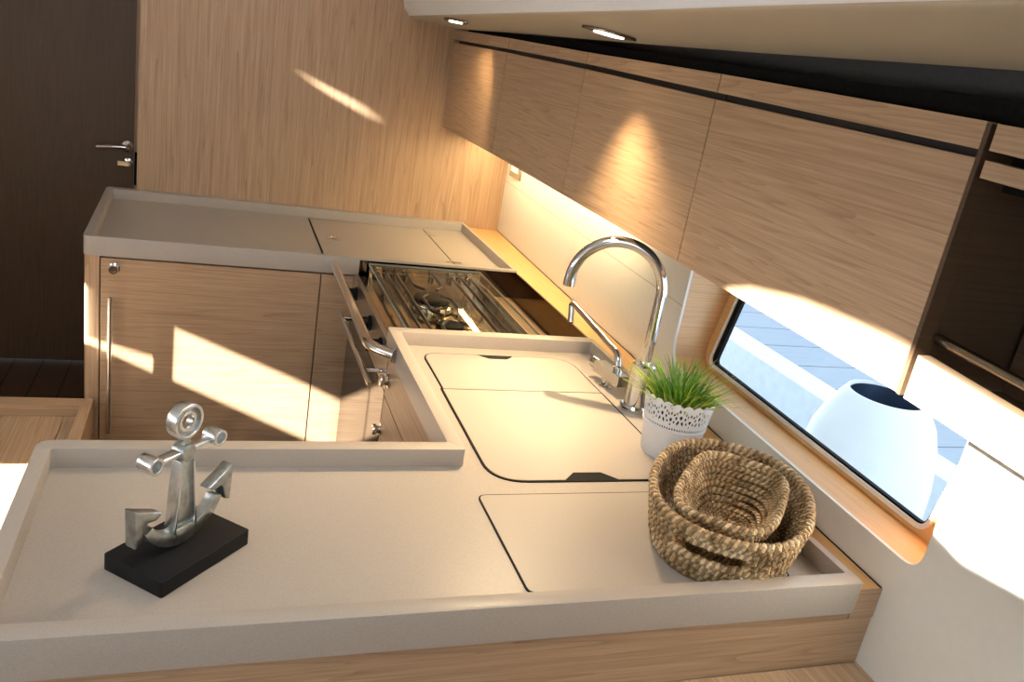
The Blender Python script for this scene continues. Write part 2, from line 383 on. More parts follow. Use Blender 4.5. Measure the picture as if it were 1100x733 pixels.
# soffit: rounded front corner, lofted along the coachroof line
def interp(y, tab):
    for (ya_, va), (yb_, vb) in zip(tab, tab[1:]):
        if ya_ >= y >= yb_: return va + (vb-va)*(ya_-y)/(ya_-yb_)
    return tab[0][1] if y > tab[0][0] else tab[-1][1]
FX = [(2.92, 0.586), (0.498, 0.536), (-0.9, 0.507)]
FZ = [(2.92, 1.6146), (1.676, 1.6301), (1.134, 1.6358), (0.831, 1.6411), (0.639, 1.6437), (0.498, 1.6449), (-0.9, 1.657)]
BZ = [(2.951, 1.6029), (2.225, 1.6091), (1.471, 1.6117), (1.09, 1.6144), (0.847, 1.6177), (0.667, 1.6198), (-0.9, 1.635)]
def under(x, y):      # height of the soffit underside
    xf = interp(y, FX); f = (x-xf)/(0.747-xf); return interp(y, FZ)*(1-f) + interp(y, BZ)*f
def sprof(y):   # (x, z) profile from the back edge of the underside to the roof
    x = interp(y, FX); z = interp(y, FZ)
    return [(0.747, interp(y, BZ)), (x+0.02, under(x+0.02, y)), (x+0.004, under(x+0.004, y))] + [(x+0.004-0.010*math.sin(t), z+0.009*(1-math.cos(t))) for t in [math.pi/2*k/4 for k in range(1, 5)]] + [(x-0.020, z+0.025), (x-0.062, 1.80), (x-0.075, 2.34)]
bm = BM(); st = [YB-0.001, 2.225, 1.676, 1.471, 1.134, 0.831, 0.639, 0.498, -0.9]
rows = []
for y in st: rows.append([bm.verts.new((p[0], y, p[1])) for p in sprof(y)])
for r0, r1 in zip(rows, rows[1:]):
    for i in range(len(r0)-1): bm.faces.new((r0[i], r0[i+1], r1[i+1], r1[i])).material_index = 1 if i > 3 else 0
# back return of the underside
br = [[bm.verts.new((0.747+0.012*k, y, z)) for k, z in ((0, interp(y, BZ)), (0, 1.66), (1, 1.76))] for y in st]
for r0, r1 in zip(br, br[1:]):
    for i in range(2): bm.faces.new((r0[i], r1[i], r1[i+1], r0[i+1]))
bmesh.ops.remove_doubles(bm, verts=bm.verts[:], dist=0.0002)
bmesh.ops.recalc_face_normals(bm, faces=bm.faces[:])
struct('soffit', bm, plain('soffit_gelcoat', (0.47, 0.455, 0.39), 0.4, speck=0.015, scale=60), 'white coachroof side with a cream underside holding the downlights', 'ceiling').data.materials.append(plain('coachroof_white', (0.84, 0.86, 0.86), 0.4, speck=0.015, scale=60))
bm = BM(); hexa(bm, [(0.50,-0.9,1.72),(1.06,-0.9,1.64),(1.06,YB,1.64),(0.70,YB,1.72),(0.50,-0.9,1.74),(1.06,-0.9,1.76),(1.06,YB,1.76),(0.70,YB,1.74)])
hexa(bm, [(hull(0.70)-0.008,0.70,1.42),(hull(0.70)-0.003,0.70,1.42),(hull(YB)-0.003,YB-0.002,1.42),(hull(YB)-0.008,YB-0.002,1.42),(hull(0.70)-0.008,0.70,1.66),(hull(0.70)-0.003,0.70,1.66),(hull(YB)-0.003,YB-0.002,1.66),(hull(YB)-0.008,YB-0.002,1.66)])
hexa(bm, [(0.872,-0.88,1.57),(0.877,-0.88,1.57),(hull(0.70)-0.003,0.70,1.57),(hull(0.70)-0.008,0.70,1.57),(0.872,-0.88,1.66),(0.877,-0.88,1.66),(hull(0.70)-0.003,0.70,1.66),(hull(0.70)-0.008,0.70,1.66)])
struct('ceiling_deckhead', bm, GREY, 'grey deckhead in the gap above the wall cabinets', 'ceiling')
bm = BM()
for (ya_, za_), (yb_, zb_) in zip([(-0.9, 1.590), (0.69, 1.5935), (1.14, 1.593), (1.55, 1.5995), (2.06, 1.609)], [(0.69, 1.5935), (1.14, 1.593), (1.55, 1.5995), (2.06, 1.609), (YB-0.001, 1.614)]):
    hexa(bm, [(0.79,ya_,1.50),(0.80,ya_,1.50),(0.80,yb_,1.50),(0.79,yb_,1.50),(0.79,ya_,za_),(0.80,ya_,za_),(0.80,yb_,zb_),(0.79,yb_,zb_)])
struct('gap_shade', bm, BLACK, 'black strip painting the shaded gap behind the top of the wall cabinets', 'trim')  # black strip stands in for the shadow in this gap

# door at the end of the passage
door = bpy.data.objects.new('door_1', None); COL.objects.link(door); door.location = (-0.65, 3.74, 0); door['kind'] = 'structure'
door['label'] = 'dark oak cabin door at the end of the passage, its dimness put into the colour'; door['category'] = 'door'
part('door_panel', bbox(-1.05, -0.302, 3.74, 3.775, 0.006, 2.1), oak('dimmed_oak', 'z', (0.175, 0.105, 0.058), (0.10, 0.06, 0.032)), door)  # oak toned dark to stand in for the passage's low light
part('door_jamb', bbox(-0.301, -0.232, 3.725, 3.775, 0.0, 2.1), OAKZ, door)
part('door_jamb', bbox(XP+0.001, -1.052, 3.725, 3.775, 0.0, 2.298), OAKZ, door)
part('door_header', bbox(-1.051, -0.232, 3.725, 3.775, 2.102, 2.298), OAKX, door)
part('strike_plate', bbox(-0.2985, -0.288, 3.722, 3.7249, 0.80, 0.935, bev=0.001), RUBBER, door)
bm = lathe_bm([(0.022, 0), (0.022, 0.008), (0.010, 0.012), (0.010, 0.05)], (-0.325, 3.7395, 0.952), (0, -1, 0), 20)
tube(bm, bend([(-0.325, 3.695, 0.952), (-0.37, 3.69, 0.952), (-0.435, 3.69, 0.944)], 0.02), 0.0085, 12)
part('door_handle', bm, CHROME, door, 'chrome lever handle')
bm = lathe_bm([(0.018, 0), (0.018, 0.008), (0.009, 0.010), (0.009, 0.03)], (-0.322, 3.7395, 0.886), (0, -1, 0), 18); box(bm, -0.358, -0.318, 3.70, 3.712, 0.878, 0.896)
part('thumb_turn', bm, CHROME, door, 'chrome thumb turn under the lever')

# ------------------------------------------------------------------ outside
solo('dock', bbox(2.80, 9.0, -4.0, 16.0, 0.18, 0.30, bev=0.004), DOCKM, 'grey planked pontoon seen through the hull window', 'pontoon', kind='structure')
solo('dock_beam', bbox(2.62, 2.798, -4.0, 16.0, 0.10, 0.335, bev=0.01), DOCKBEAM, 'pale edge beam of the pontoon outside the window', 'beam', kind='structure')
struct('water', bbox(1.30, 40.0, -25, 40, -0.35, -0.30, bev=0), WATER, 'blue grey harbour water outside the window', 'water')
drum = thing('deck_drum', 'white tapered drum with open dark blue top outside the window', 'drum', (1.62, 1.515, -0.1))
part('shell', lathe_bm([(0.150,0.0),(0.166,0.35),(0.170,0.66),(0.167,0.80),(0.155,0.89),(0.132,0.955),(0.098,1.008),(0.092,1.009),(0.089,1.002)], (1.62,1.515,-0.1), seg=48, cap1=False), BUCKW, drum)
part('lining', lathe_bm([(0.0895,1.002),(0.092,0.96),(0.11,0.80),(0.02,0.78)], (1.62,1.515,-0.1), seg=48, cap0=False), BUCKB, drum, 'dark blue inside of the drum')

# ------------------------------------------------------------------ worktops
def worktop(name, outer, inner, label, ob=None):
    bm = BM(); no, ni = len(outer), len(inner)
    V = lambda loop, z: [bm.verts.new((x, y, z)) for x, y in loop]
    ob, ot, it, ip = V(outer, ZF), V(outer, ZR), V(inner, ZR), V(inner, ZP)
    for A, B in ((ob, ot), (it, ip)):
        n = len(A)
        for i in range(n): bm.faces.new((A[i], A[(i+1) % n], B[(i+1) % n], B[i]))
    allv = ot + it
    for t in tessellate_polygon([[Vector((*p, 0)) for p in outer], [Vector((*p, 0)) for p in inner]]): bm.faces.new([allv[i] for i in t])
    for loop, vv in ((inner, ip), (outer, ob)):
        for t in tessellate_polygon([[Vector((*p, 0)) for p in loop]]): bm.faces.new([vv[i] for i in t])
    bmesh.ops.recalc_face_normals(bm, faces=bm.faces[:])
    bevel_sharp(bm, 0.0022, 2, 0.7, lambda e: min(e.verts[0].co.z, e.verts[1].co.z) > ZR-0.001 or (abs(e.verts[0].co.z-e.verts[1].co.z) > 0.02))
    return solo(name, bm, STONE, label, 'worktop')
Lo = round_poly([(-0.207,0.748),(0.872,0.748),(0.872,1.710),(0.377,1.710),(0.377,1.164),(-0.207,1.164)], [0.012,0.006,0.004,0.008,0.004,0.022], 5)
Li = round_poly([(-0.187,0.773),(0.859,0.773),(0.859,1.680),(0.401,1.680),(0.401,1.138),(-0.187,1.138)], [0.006,0.003,0.003,0.006,0.004,0.006], 4)
worktop('worktop', Lo, Li, 'L-shaped beige worktop with raised rims, carrying anchor, basket and plant pot')
Fo = round_poly([(-0.298,2.280),(0.872,2.280),(0.872,2.915),(-0.312,2.915)], [0.018,0.002,0.002,0.02], 5)
Fi = round_poly([(-0.276,2.298),(0.862,2.298),(0.862,2.886),(-0.291,2.886)], 0.004, 3)
worktop('worktop', Fo, Fi, 'beige rimmed worktop along the back bulkhead, beyond the cooker')

def lid(name, poly, label, cat='lid', seal=0.0028, bite=None, group=None):
    """inset cover: panel over a black seal that shows as a fine outline"""
    c = Vector((sum(p[0] for p in poly)/len(poly), sum(p[1] for p in poly)/len(poly), ZP))
    t = thing(name, label, cat, c, group)
    part('cover_panel', prism_bm([poly], 'z', ZP+0.0021, ZP+0.0025), STONE, t)
    return t, c
def offset_poly(poly, d):
    n = len(poly); out = []
    for i in range(n):
        p = Vector(poly[i]); a = (Vector(poly[i])-Vector(poly[i-1])); b = (Vector(poly[(i+1) % n])-p)
        if a.length < 1e-7: a = b
        if b.length < 1e-7: b = a
        na = Vector((a.y, -a.x)).normalized(); nb_ = Vector((b.y, -b.x)).normalized(); m = (na+nb_).normalized()
        out.append(tuple(p + m*d/max(0.5, m.dot(na))))
    return out
# far (small) and near (large) sink covers, finger notches in the outer edges
small = round_poly([(0.443,1.4445),(0.783,1.4445),(0.783,1.633),(0.443,1.633)], [0,0,0.055,0.035], 8)
large = round_poly([(0.437,1.087),(0.783,1.087),(0.783,1.4415),(0.441,1.4415)], [0.06,0.06,0,0], 8)
def notch(poly, ya, pts):
    """insert a notch in the edge lying at y=ya"""
    out = []; n = len(poly)
    for i in range(n):
        out.append(poly[i]); q = poly[(i+1) % n]
        if abs(poly[i][1]-ya) < 1e-4 and abs(q[1]-ya) < 1e-4 and abs(poly[i][0]-q[0]) > 0.1: out += pts if pts[0][0]*(q[0]-poly[i][0]) < pts[-1][0]*(q[0]-poly[i][0]) else pts[::-1]
    return out
smalln = notch(small, 1.633, [(0.566,1.633),(0.577,1.622),(0.588,1.613),(0.628,1.613),(0.638,1.621),(0.648,1.633)])
largen = notch(large, 1.087, [(0.560,1.087),(0.572,1.099),(0.584,1.111),(0.634,1.111),(0.646,1.099),(0.657,1.087)])
t, c = lid('sink_cover', smalln, 'smaller beige sink cover with black finger notch, nearest the cooker')
part('seal', prism_bm([offset_poly(small, 0.0030)], 'z', ZP+0.0001, ZP+0.0020), RUBBER, t)
t, c = lid('sink_cover', largen, 'larger beige sink cover with black finger notch, beside the mixer tap')
part('seal', prism_bm([offset_poly(large, 0.0040)], 'z', ZP+0.0001, ZP+0.0020), RUBBER, t)
fr = round_poly([(0.400,0.808),(0.800,0.808),(0.800,1.044),(0.400,1.044)], 0.012, 5)
t, c = lid('fridge_lid', fr, 'beige icebox lid with black outline under the seagrass baskets')
part('seal', prism_bm([offset_poly(fr, 0.0024)], 'z', ZP+0.0001, ZP+0.0020), RUBBER, t)
fl = [(0.316,2.302),(0.709,2.302),(0.709,2.851),(0.316,2.851)]
t, c = lid('hatch_cover', fl, 'beige hatch lid with ring pull and two hinges in the far worktop')
part('seal', prism_bm([offset_poly(fl, 0.0046)], 'z', ZP+0.0001, ZP+0.0020), RUBBER, t)
bm = lathe_bm([(0.025,0.0024),(0.025,0.0046),(0.022,0.0055),(0.015,0.0055),(0.014,0.003),(0.0065,0.003),(0.0065,0.007),(0.004,0.0075)], (0.368,2.592,ZP), seg=24)
part('ring_pull', bm, CHROME, t, 'chrome ring pull')
for yy in (2.772, 2.428):
    bm = BM(); prism(bm, [round_poly([(0.690,yy-0.006),(0.74,yy-0.006),(0.74,yy+0.006),(0.690,yy+0.006)], 0.005, 4)], 'z', ZP+0.0024, ZP+0.0040)
    tube(bm, [(0.7095,yy-0.012,ZP+0.004),(0.7095,yy+0.012,ZP+0.004)], 0.002, 8)
    part('hinge', bm, BRUSH, t)

# ------------------------------------------------------------------ far locker
lk = thing('locker', 'light oak galley locker with long bar handle below the far worktop', 'cabinet', (0.09, 2.30, 0))
part('carcass', bbox(-0.280, 0.86, 2.305, 2.90, 0.0, 0.899, bev=0), OAKX, lk)
bm = BM(); prism(bm, [round_poly([(-0.296,2.286),(-0.2605,2.286),(-0.2605,2.304),(-0.282,2.304),(-0.282,2.90),(-0.296,2.90)], [0.012,0,0,0,0,0], 6)], 'z', 0.0, 0.899)
part('corner_post', bm, OAKZ, lk)
d = part('door', bbox(-0.257, 0.2965, 2.287, 2.303, 0.10, 0.893), OAKX, lk)
part('filler_panel', bbox(0.3005, 0.465, 2.287, 2.303, 0.10, 0.893), OAKX, lk)
part('plinth', bbox(-0.257, 0.465, 2.296, 2.304, 0.0, 0.096, bev=0), OAKX, lk)
def push_knob(c, ax, parent, r=0.0125):
    bm = lathe_bm([(r*1.15,0),(r*1.15,0.003),(r*0.75,0.0045),(r*0.62,0.010),(r*0.95,0.013),(r,0.018),(r*0.85,0.0205),(r*0.5,0.0205),(r*0.45,0.019)], c, ax, 22)
    return part('push_knob', bm, CHROME, parent, 'round chrome push-button knob')
push_knob((-0.226, 2.287, 0.868), (0,-1,0), d)
bm = BM(); tube(bm, [(-0.2325,2.258,0.408),(-0.2325,2.258,0.797)], 0.0058, 14)
for z in (0.455, 0.775): tube(bm, [(-0.2325,2.2875,z),(-0.2325,2.258,z)], 0.004, 10)
part('pull_handle', bm, plain('satin_chrome', (0.82, 0.83, 0.80), 0.30, 1.0, speck=0.05, scale=50), d, 'long chrome bar handle')

# ------------------------------------------------------------------ sink cupboard and near counter front
sk = thing('sink_cupboard', 'light oak sink cupboard with chrome knobs facing the aisle beside the cooker', 'cabinet', (0.62, 1.43, 0))
part('carcass', bbox(0.402, 0.86, 1.170, 1.700, 0.0, 0.899, bev=0), OAKY, sk)
w = part('drawer', bbox(0.386, 0.4015, 1.166, 1.702, 0.790, 0.897), OAKY, sk)
push_knob((0.386, 1.672, 0.838), (-1,0,0), w, 0.0145)
w = part('door', bbox(0.386, 0.4015, 1.166, 1.702, 0.10, 0.786), OAKY, sk)
push_knob((0.386, 1.686, 0.712), (-1,0,0), w)
nc = thing('counter_base', 'oak counter base under the near worktop, its plain back panel facing the camera', 'cabinet', (0.3, 0.95, 0))
part('carcass', bbox(-0.195, 0.868, 0.775, 1.150, 0.0, 0.899, bev=0), OAKX, nc)
xr = hull(0.76)-0.001
part('back_panel', prism_bm([[(-0.70,0.0),(xr,0.0),(xr,0.884),(0.8735,0.884),(0.8735,0.8975),(-0.70,0.8975)]], 'y', 0.757, 0.7735), OAKX, nc)
part('panel_end', prism_bm([[(0.8735,0.8845),(xr,0.8845),(xr,0.9325),(0.8735,0.9325)]], 'y', 0.7555, 0.7568), OAKX, nc)
bm = BM(); prism(bm, [[(-1.2,0.15),(0.905,0.15),(0.917,0.755),(-1.2,0.755)]], 'z', 0.775, 0.805)
solo('settee_ledge', bm, OAKY, 'light oak ledge along the bottom edge of the photo, against the counter back', 'ledge')

# ------------------------------------------------------------------ bench by the passage
bn = thing('bench', 'oak step bench with raised edges, left of the galley locker', 'bench', (-0.7, 1.9, 0))
part('top_panel', bbox(-1.28, -0.336, 1.30, 2.228, 0.452, 0.470, bev=0.001), OAKY, bn)
part('margin_board', bbox(-0.334, -0.302, 1.30, 2.228, 0.452, 0.470, bev=0.001), OAKY, bn)
part('fiddle_rail', bbox(-1.28, -0.271, 2.232, 2.278, 0.40, 0.500, bev=0.004), OAKX, bn)
part('fiddle_rail', bbox(-0.299, -0.271, 1.30, 2.2315, 0.40, 0.500, bev=0.004), OAKY, bn)
part('base', bbox(-1.28, -0.290, 1.30, 2.26, 0.0, 0.450, bev=0), OAKX, bn)

# ------------------------------------------------------------------ cooker
ck = thing('cooker', 'stainless boat cooker with glass lid over two burners, between the worktops', 'cooker', (0.58, 1.99, 0.25))
part('oven_body', bbox(0.40, 0.745, 1.735, 2.245, 0.25, 0.865, bev=0.004), BRUSH, ck)
tr = BM()
prism(tr, [rrect(0.398,0.748,1.724,2.250,0.004), rrect(0.424,0.742,1.738,2.236,0.012)], 'z', 0.866, 0.905)
box(tr, 0.420, 0.745, 1.73, 2.245, 0.866, 0.884)
box(tr, 0.424, 0.748, 2.2445, 2.250, 0.902, 0.938); box(tr, 0.7445, 0.748, 1.726, 2.250, 0.902, 0.920)
tray = part('hob_tray', tr, STEEL, ck)
part('front_fascia', bbox(0.3860, 0.3975, 1.708, 2.268, 0.800, 0.906, bev=0.003), BRUSH, ck)
od = part('oven_door', bbox(0.3860, 0.3985, 1.708, 2.268, 0.33, 0.796, bev=0.003), OVENGLASS, ck, 'dark glass oven door')
bm = BM(); tube(bm, [(0.336,1.628,0.845),(0.336,2.11,0.838)], 0.0062, 12)
for y in (1.717, 2.06): tube(bm, [(0.336,y,0.843),(0.387,y,0.843)], 0.005, 10)
part('door_handle', bm, CHROME, od, 'chrome oven door bar')
for y in (1.80, 1.955, 2.19):
    bm = lathe_bm([(0.019,0),(0.019,0.004),(0.0155,0.006),(0.014,0.026),(0.012,0.028)], (0.386,y,0.872), (-1,0,0), 20); box(bm, 0.352, 0.360, y-0.003, y+0.003, 0.858, 0.886)
    part('control_knob', bm, RUBBER, ck, 'black control knob')
def burner(x, y, s):
    b = part('burner', lathe_bm([(0.060*s,0.0),(0.062*s,0.006),(0.058*s,0.012),(0.050*s,0.013),(0.049*s,0.018),(0.046*s,0.022)], (x,y,0.884), seg=36), STEEL, ck, 'steel burner ring')
    bm = lathe_bm([(0.047*s,0.0205),(0.048*s,0.026),(0.045*s,0.031),(0.020*s,0.032)], (x,y,0.884), seg=36)
    for k in range(24):
        a = 2*math.pi*k/24; c_, s_ = math.cos(a), math.sin(a)
        tube(bm, [(x+0.046*s*c_,y+0.046*s*s_,0.905),(x+0.050*s*c_,y+0.050*s*s_,0.905)], 0.0016, 6)
    part('burner_cap', bm, RUBBER, b, 'black burner cap')
burner(0.562, 2.065, 1.0); burner(0.562, 1.855, 0.72)
for x in (0.440, 0.466, 0.492, 0.655, 0.683, 0.712):
    bm = BM(); tube(bm, bend([(x,2.228,0.905),(x,2.228,0.929),(x,1.742,0.929),(x,1.742,0.905)], 0.012), 0.0042, 8)
    for y in (1.90, 2.08): tube(bm, [(x,y,0.928),(x,y,0.912)], 0.0022, 6)
    part('pan_support', bm, IRON, ck)
for x, sx in ((0.524, 1), (0.602, -1)):
    bm = BM(); tube(bm, bend([(x,2.228,0.905),(x,2.228,0.929),(x,2.115,0.929),(x+sx*0.022,2.085,0.929)], 0.014), 0.0042, 8)
    tube(bm, bend([(x+sx*0.022,2.04,0.929),(x,2.01,0.929),(x,1.905,0.929),(x+sx*0.022,1.875,0.929)], 0.014), 0.0042, 8)
    tube(bm, bend([(x+sx*0.022,1.835,0.929),(x,1.80,0.929),(x,1.742,0.929),(x,1.742,0.905)], 0.014), 0.0042, 8)
    part('pan_support', bm, IRON, ck)
for y in (2.228, 1.742): part('pan_support_rail', tube_bm([(0.434,y,0.926),(0.720,y,0.926)], 0.0022, res=8), STEEL, ck)
gl = part('glass_lid', bbox(0.421, 0.745, 1.722, 2.250, 0.9405, 0.9450, bev=0), LID, ck, 'clear glass lid folded flat over the burners')
part('lid_edge', prism_bm([rrect(0.4195,0.7465,1.7205,2.2515,0.003), rrect(0.4215,0.7445,1.7225,2.2495,0.003)], 'z', 0.940, 0.9456), GLASSEDGE, gl)
part('lid_hinge_bar', bbox(0.425, 0.742, 1.7145, 1.7200, 0.930, 0.9405, bev=0.001), RUBBER, gl)
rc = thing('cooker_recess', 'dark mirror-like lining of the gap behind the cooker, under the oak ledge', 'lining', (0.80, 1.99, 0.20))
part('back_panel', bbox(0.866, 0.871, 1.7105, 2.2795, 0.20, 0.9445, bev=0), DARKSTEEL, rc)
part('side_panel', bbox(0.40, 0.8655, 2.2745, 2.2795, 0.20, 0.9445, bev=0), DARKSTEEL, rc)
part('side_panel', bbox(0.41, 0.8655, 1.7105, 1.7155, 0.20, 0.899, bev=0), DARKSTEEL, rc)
part('shelf', bbox(0.752, 0.8655, 1.716, 2.274, 0.848, 0.866, bev=0), oak('recess_reflection', 'y', (0.30, 0.17, 0.07), (0.18, 0.10, 0.04)), rc, 'brown slab standing for a reflection in the recess')  # brown slab paints a reflection seen low in the recess
bm = tube_bm(bend([(0.328,2.2795,0.928),(0.328,1.645,0.928),(0.3765,1.597,0.927)], 0.05), 0.0115, 18)
gr = thing('grab_rail', 'thick chrome grab rail bridging the gap across the cooker front', 'rail', (0.33, 1.95, 0.916))
part('bar', bm, CHROME, gr)
part('end_flange', lathe_bm([(0.017,0),(0.017,0.003),(0.0125,0.005)], (0.3768,1.5967,0.927), (-1,1,0), 20), CHROME, gr)

# ------------------------------------------------------------------ wall cabinets
SY = [2.9145, 2.311, 1.752, 1.209, 0.686]
ST = [1.601, 1.594, 1.584, 1.578, 1.568]
S1 = [1.5695, 1.566, 1.5605, 1.5495, 1.5395]     # header bottom
S0 = [1.5595, 1.556, 1.5495, 1.5385, 1.5305]     # door top
SB = [1.279, 1.280, 1.276, 1.271, 1.264]
XC = 0.745
def yz(bm, x0, x1, ya, yb, za0, zb0, za1, zb1):
    """slab between x0 and x1; near end ya, far end yb, bottom/top z at each"""
    hexa(bm, [(x0,ya,za0),(x1,ya,za0),(x1,yb,zb0),(x0,yb,zb0),(x0,ya,za1),(x1,ya,za1),(x1,yb,zb1),(x0,yb,zb1)])
names = ['first oak wall cabinet, at the bulkhead, its door lit by the first downlight', 'second oak wall cabinet from the bulkhead, with a plain unlit door',
         'third oak wall cabinet from the bulkhead, above and behind the mixer tap', 'widest oak wall cabinet, above the window, between tap and open shelf']
g = 0.0014
for i in range(4):
    yb, ya = SY[i], SY[i+1]
    t = thing('wall_cabinet', names[i], 'cabinet', (0.85, (ya+yb)/2, SB[i]), 'oak wall cabinets along the hull side')
    bm = BM(); xb = 0.90
    yz(bm, XC+0.019, xb, ya+g, yb-g, SB[i+1]+0.001, SB[i]+0.001, ST[i+1]-0.003, ST[i]-0.003)
    part('carcass', bm, plain('dark_carcass_%d' % i, (0.03, 0.024, 0.02), 0.6, speck=0.1), t, 'dark recessed body')
    bm = BM(); yz(bm, XC, XC+0.018, ya+g, yb-g, SB[i+1], SB[i], S0[i+1], S0[i]); bevel_sharp(bm, 0.001)
    part('door', bm, OAKY, t)
    bm = BM(); yz(bm, XC, XC+0.018, ya+g, yb-g, S1[i+1], S1[i], ST[i+1], ST[i]); bevel_sharp(bm, 0.001)
    part('header_panel', bm, OAKY, t)
    if i == 3:
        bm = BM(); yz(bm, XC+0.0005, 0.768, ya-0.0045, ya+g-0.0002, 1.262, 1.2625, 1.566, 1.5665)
        part('end_strip', bm, SHADEOAK_X, t, 'dark oak end strip, shelf shade put into its colour')
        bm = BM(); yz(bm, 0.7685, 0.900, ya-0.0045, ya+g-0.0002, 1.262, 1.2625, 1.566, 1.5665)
        part('end_panel', bm, SHADEOAK_X, t, 'dark oak end panel, shelf shade put into its colour')
sh = thing('open_shelf', 'open oak shelf with chrome rail at the right edge, beside the wall cabinets', 'shelf', (0.85, 0.25, 1.25))
ya, yb = -0.30, 0.674
zl = lambda y, far, slope: far + slope*(y-0.674)
bm = BM(); yz(bm, XC, XC+0.018, ya, yb, 1.5395-0.022*0, 1.5395, 1.5665, 1.5665)
def strip(name, far0, far1, s0, s1, x0=XC, x1=XC+0.018, mat=None, y0=ya, y1=yb):
    bm = BM(); yz(bm, x0, x1, y0, y1, far0+s0*(y0-0.674), far0+s0*(y1-0.674), far1+s1*(y0-0.674), far1+s1*(y1-0.674)); bevel_sharp(bm, 0.001)
    return part(name, bm, mat or OAKY, sh)
bm.free()
strip('header_panel', 1.540, 1.567, 0.04, 0.02)
strip('frame_rail', 1.512, 1.530, 0.04, 0.04)
strip('front_board', 1.262, 1.314, 0.05, 0.07)
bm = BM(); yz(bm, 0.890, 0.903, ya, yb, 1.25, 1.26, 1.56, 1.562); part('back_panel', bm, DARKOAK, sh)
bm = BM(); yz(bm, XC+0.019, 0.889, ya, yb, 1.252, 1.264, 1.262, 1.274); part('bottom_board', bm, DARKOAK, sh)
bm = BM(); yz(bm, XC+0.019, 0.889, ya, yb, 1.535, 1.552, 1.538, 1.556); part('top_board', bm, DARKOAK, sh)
part('rail', tube_bm([(0.770,0.679,1.333),(0.770,-0.28,1.285)], 0.0062, 14), BRONZE, sh, 'dark chrome fiddle rail')

# ------------------------------------------------------------------ downlights and switch
def shear(bm, x, y, z):
    d = 0.002
    sx, sy = (under(x+d, y)-under(x-d, y))/(2*d), (under(x, y+d)-under(x, y-d))/(2*d)
    for v in bm.verts: v.co.z += z + (v.co.x-x)*sx + (v.co.y-y)*sy
    return bm
for k, (x, y, A, L_, dy, lab) in enumerate([(0.614, 2.41, (0.038, -0.24), 0.075, 0.10, 'eye-shaped chrome downlight in the soffit, nearer the bulkhead'), (0.662, 1.480, (0.08, -0.056), 0.052, 0.06, 'eye-shaped chrome downlight in the soffit, above the mixer tap')]):
    zu = under(x, y)
    t = thing('downlight', lab, 'lamp', (x, y, zu), 'chrome downlights in the soffit')
    A = Vector(A).normalized(); Nn = Vector((-A.y, A.x))
    def eye(L_, w_, n=10):
        up = [(u, w_*(1-abs(u)**1.8)) for u in [-1+2*i/n for i in range(n+1)]]
        pts = [(u*L_, v) for u, v in up] + [(u*L_, -v) for u, v in up[::-1][1:-1]]
        return [(x + A.x*p[0]+Nn.x*p[1], y + A.y*p[0]+Nn.y*p[1]) for p in pts]
    part('bezel', shear(prism_bm([eye(L_, 0.030), eye(L_*0.56, 0.0165)], 'z', -0.0055, -0.0004, bev=0.0008), x, y, zu), BRONZE, t)
    part('lens', shear(prism_bm([eye(L_*0.555, 0.0160)], 'z', -0.0075, -0.0006), x, y, zu), LENS, t)
    add_light('downlight_lamp', 'SPOT', (x, y, zu-0.011), ((-0.045, -0.02, -0.16) if k else (0.075, dy, -0.16)), 50.0 if k else 5.0, (1.0, 0.72, 0.41) if k else (1.0, 0.70, 0.36), spot_size=math.radians(104 if k else 88), spot_blend=1.0 if k else 0.8, shadow_soft_size=0.012)
sw = thing('light_switch', 'small light switch on the cream backsplash under the first wall cabinets', 'switch', (hull(2.79), 2.79, 1.16))
bm = BM(); box(bm, hull(2.79)-0.009, hull(2.79)-0.0012, 2.735, 2.845, 1.150, 1.235); bevel_sharp(bm, 0.002)
part('frame', bm, plain('bronze_plate', (0.33, 0.27, 0.18), 0.4, 0.3, speck=0.05), sw)
part('rocker', bbox(hull(2.79)-0.012, hull(2.79)-0.0095, 2.752, 2.828, 1.170, 1.222, bev=0.001), WHITE, sw)

# ------------------------------------------------------------------ mixer tap
BX, BY = 0.8294, 1.3747
mx = thing('mixer_tap', 'tall chrome mixer tap with arched spout behind the sink covers', 'tap', (BX, BY, ZP))
part('base', lathe_bm([(0.0325,0),(0.0325,0.008),(0.0295,0.012),(0.0262,0.0125),(0.0250,0.097),(0.021,0.101),(0.0115,0.102)], (BX,BY,ZP), seg=36), CHROME, mx)
P = [(BX,BY,1.0195),(BX,BY,1.162)]; R_, ph = 0.090, 2.7366
for k in range(1, 33):
    a = 3.2*k/32; s = R_-R_*math.cos(a); P.append((BX+s*math.cos(ph), BY+s*math.sin(ph), 1.162+R_*math.sin(a)))
e = Vector(P[-1])-Vector(P[-2]); P.append(tuple(Vector(P[-1])+e*0.5))
bm = tube_bm(P, 0.0110, 18)
bm2e = Vector(P[-1]); tube(bm, [bm2e-e*1.2, bm2e+e*0.35], 0.0118, 18)
part('spout', bm, CHROME, mx)
bm = BM(); ax = Vector((0.85,-0.53,0.0)).normalized()
lathe(bm, [(0.0155,0.0),(0.0155,0.022),(0.0135,0.024)], Vector((BX,BY,0.975))+ax*0.020, ax, 24)
tube(bm, [Vector((BX,BY,0.985))+ax*0.036, Vector((BX,BY,1.02))+ax*0.085], [0.0055,0.004], 10)
part('lever', bm, CHROME, mx)
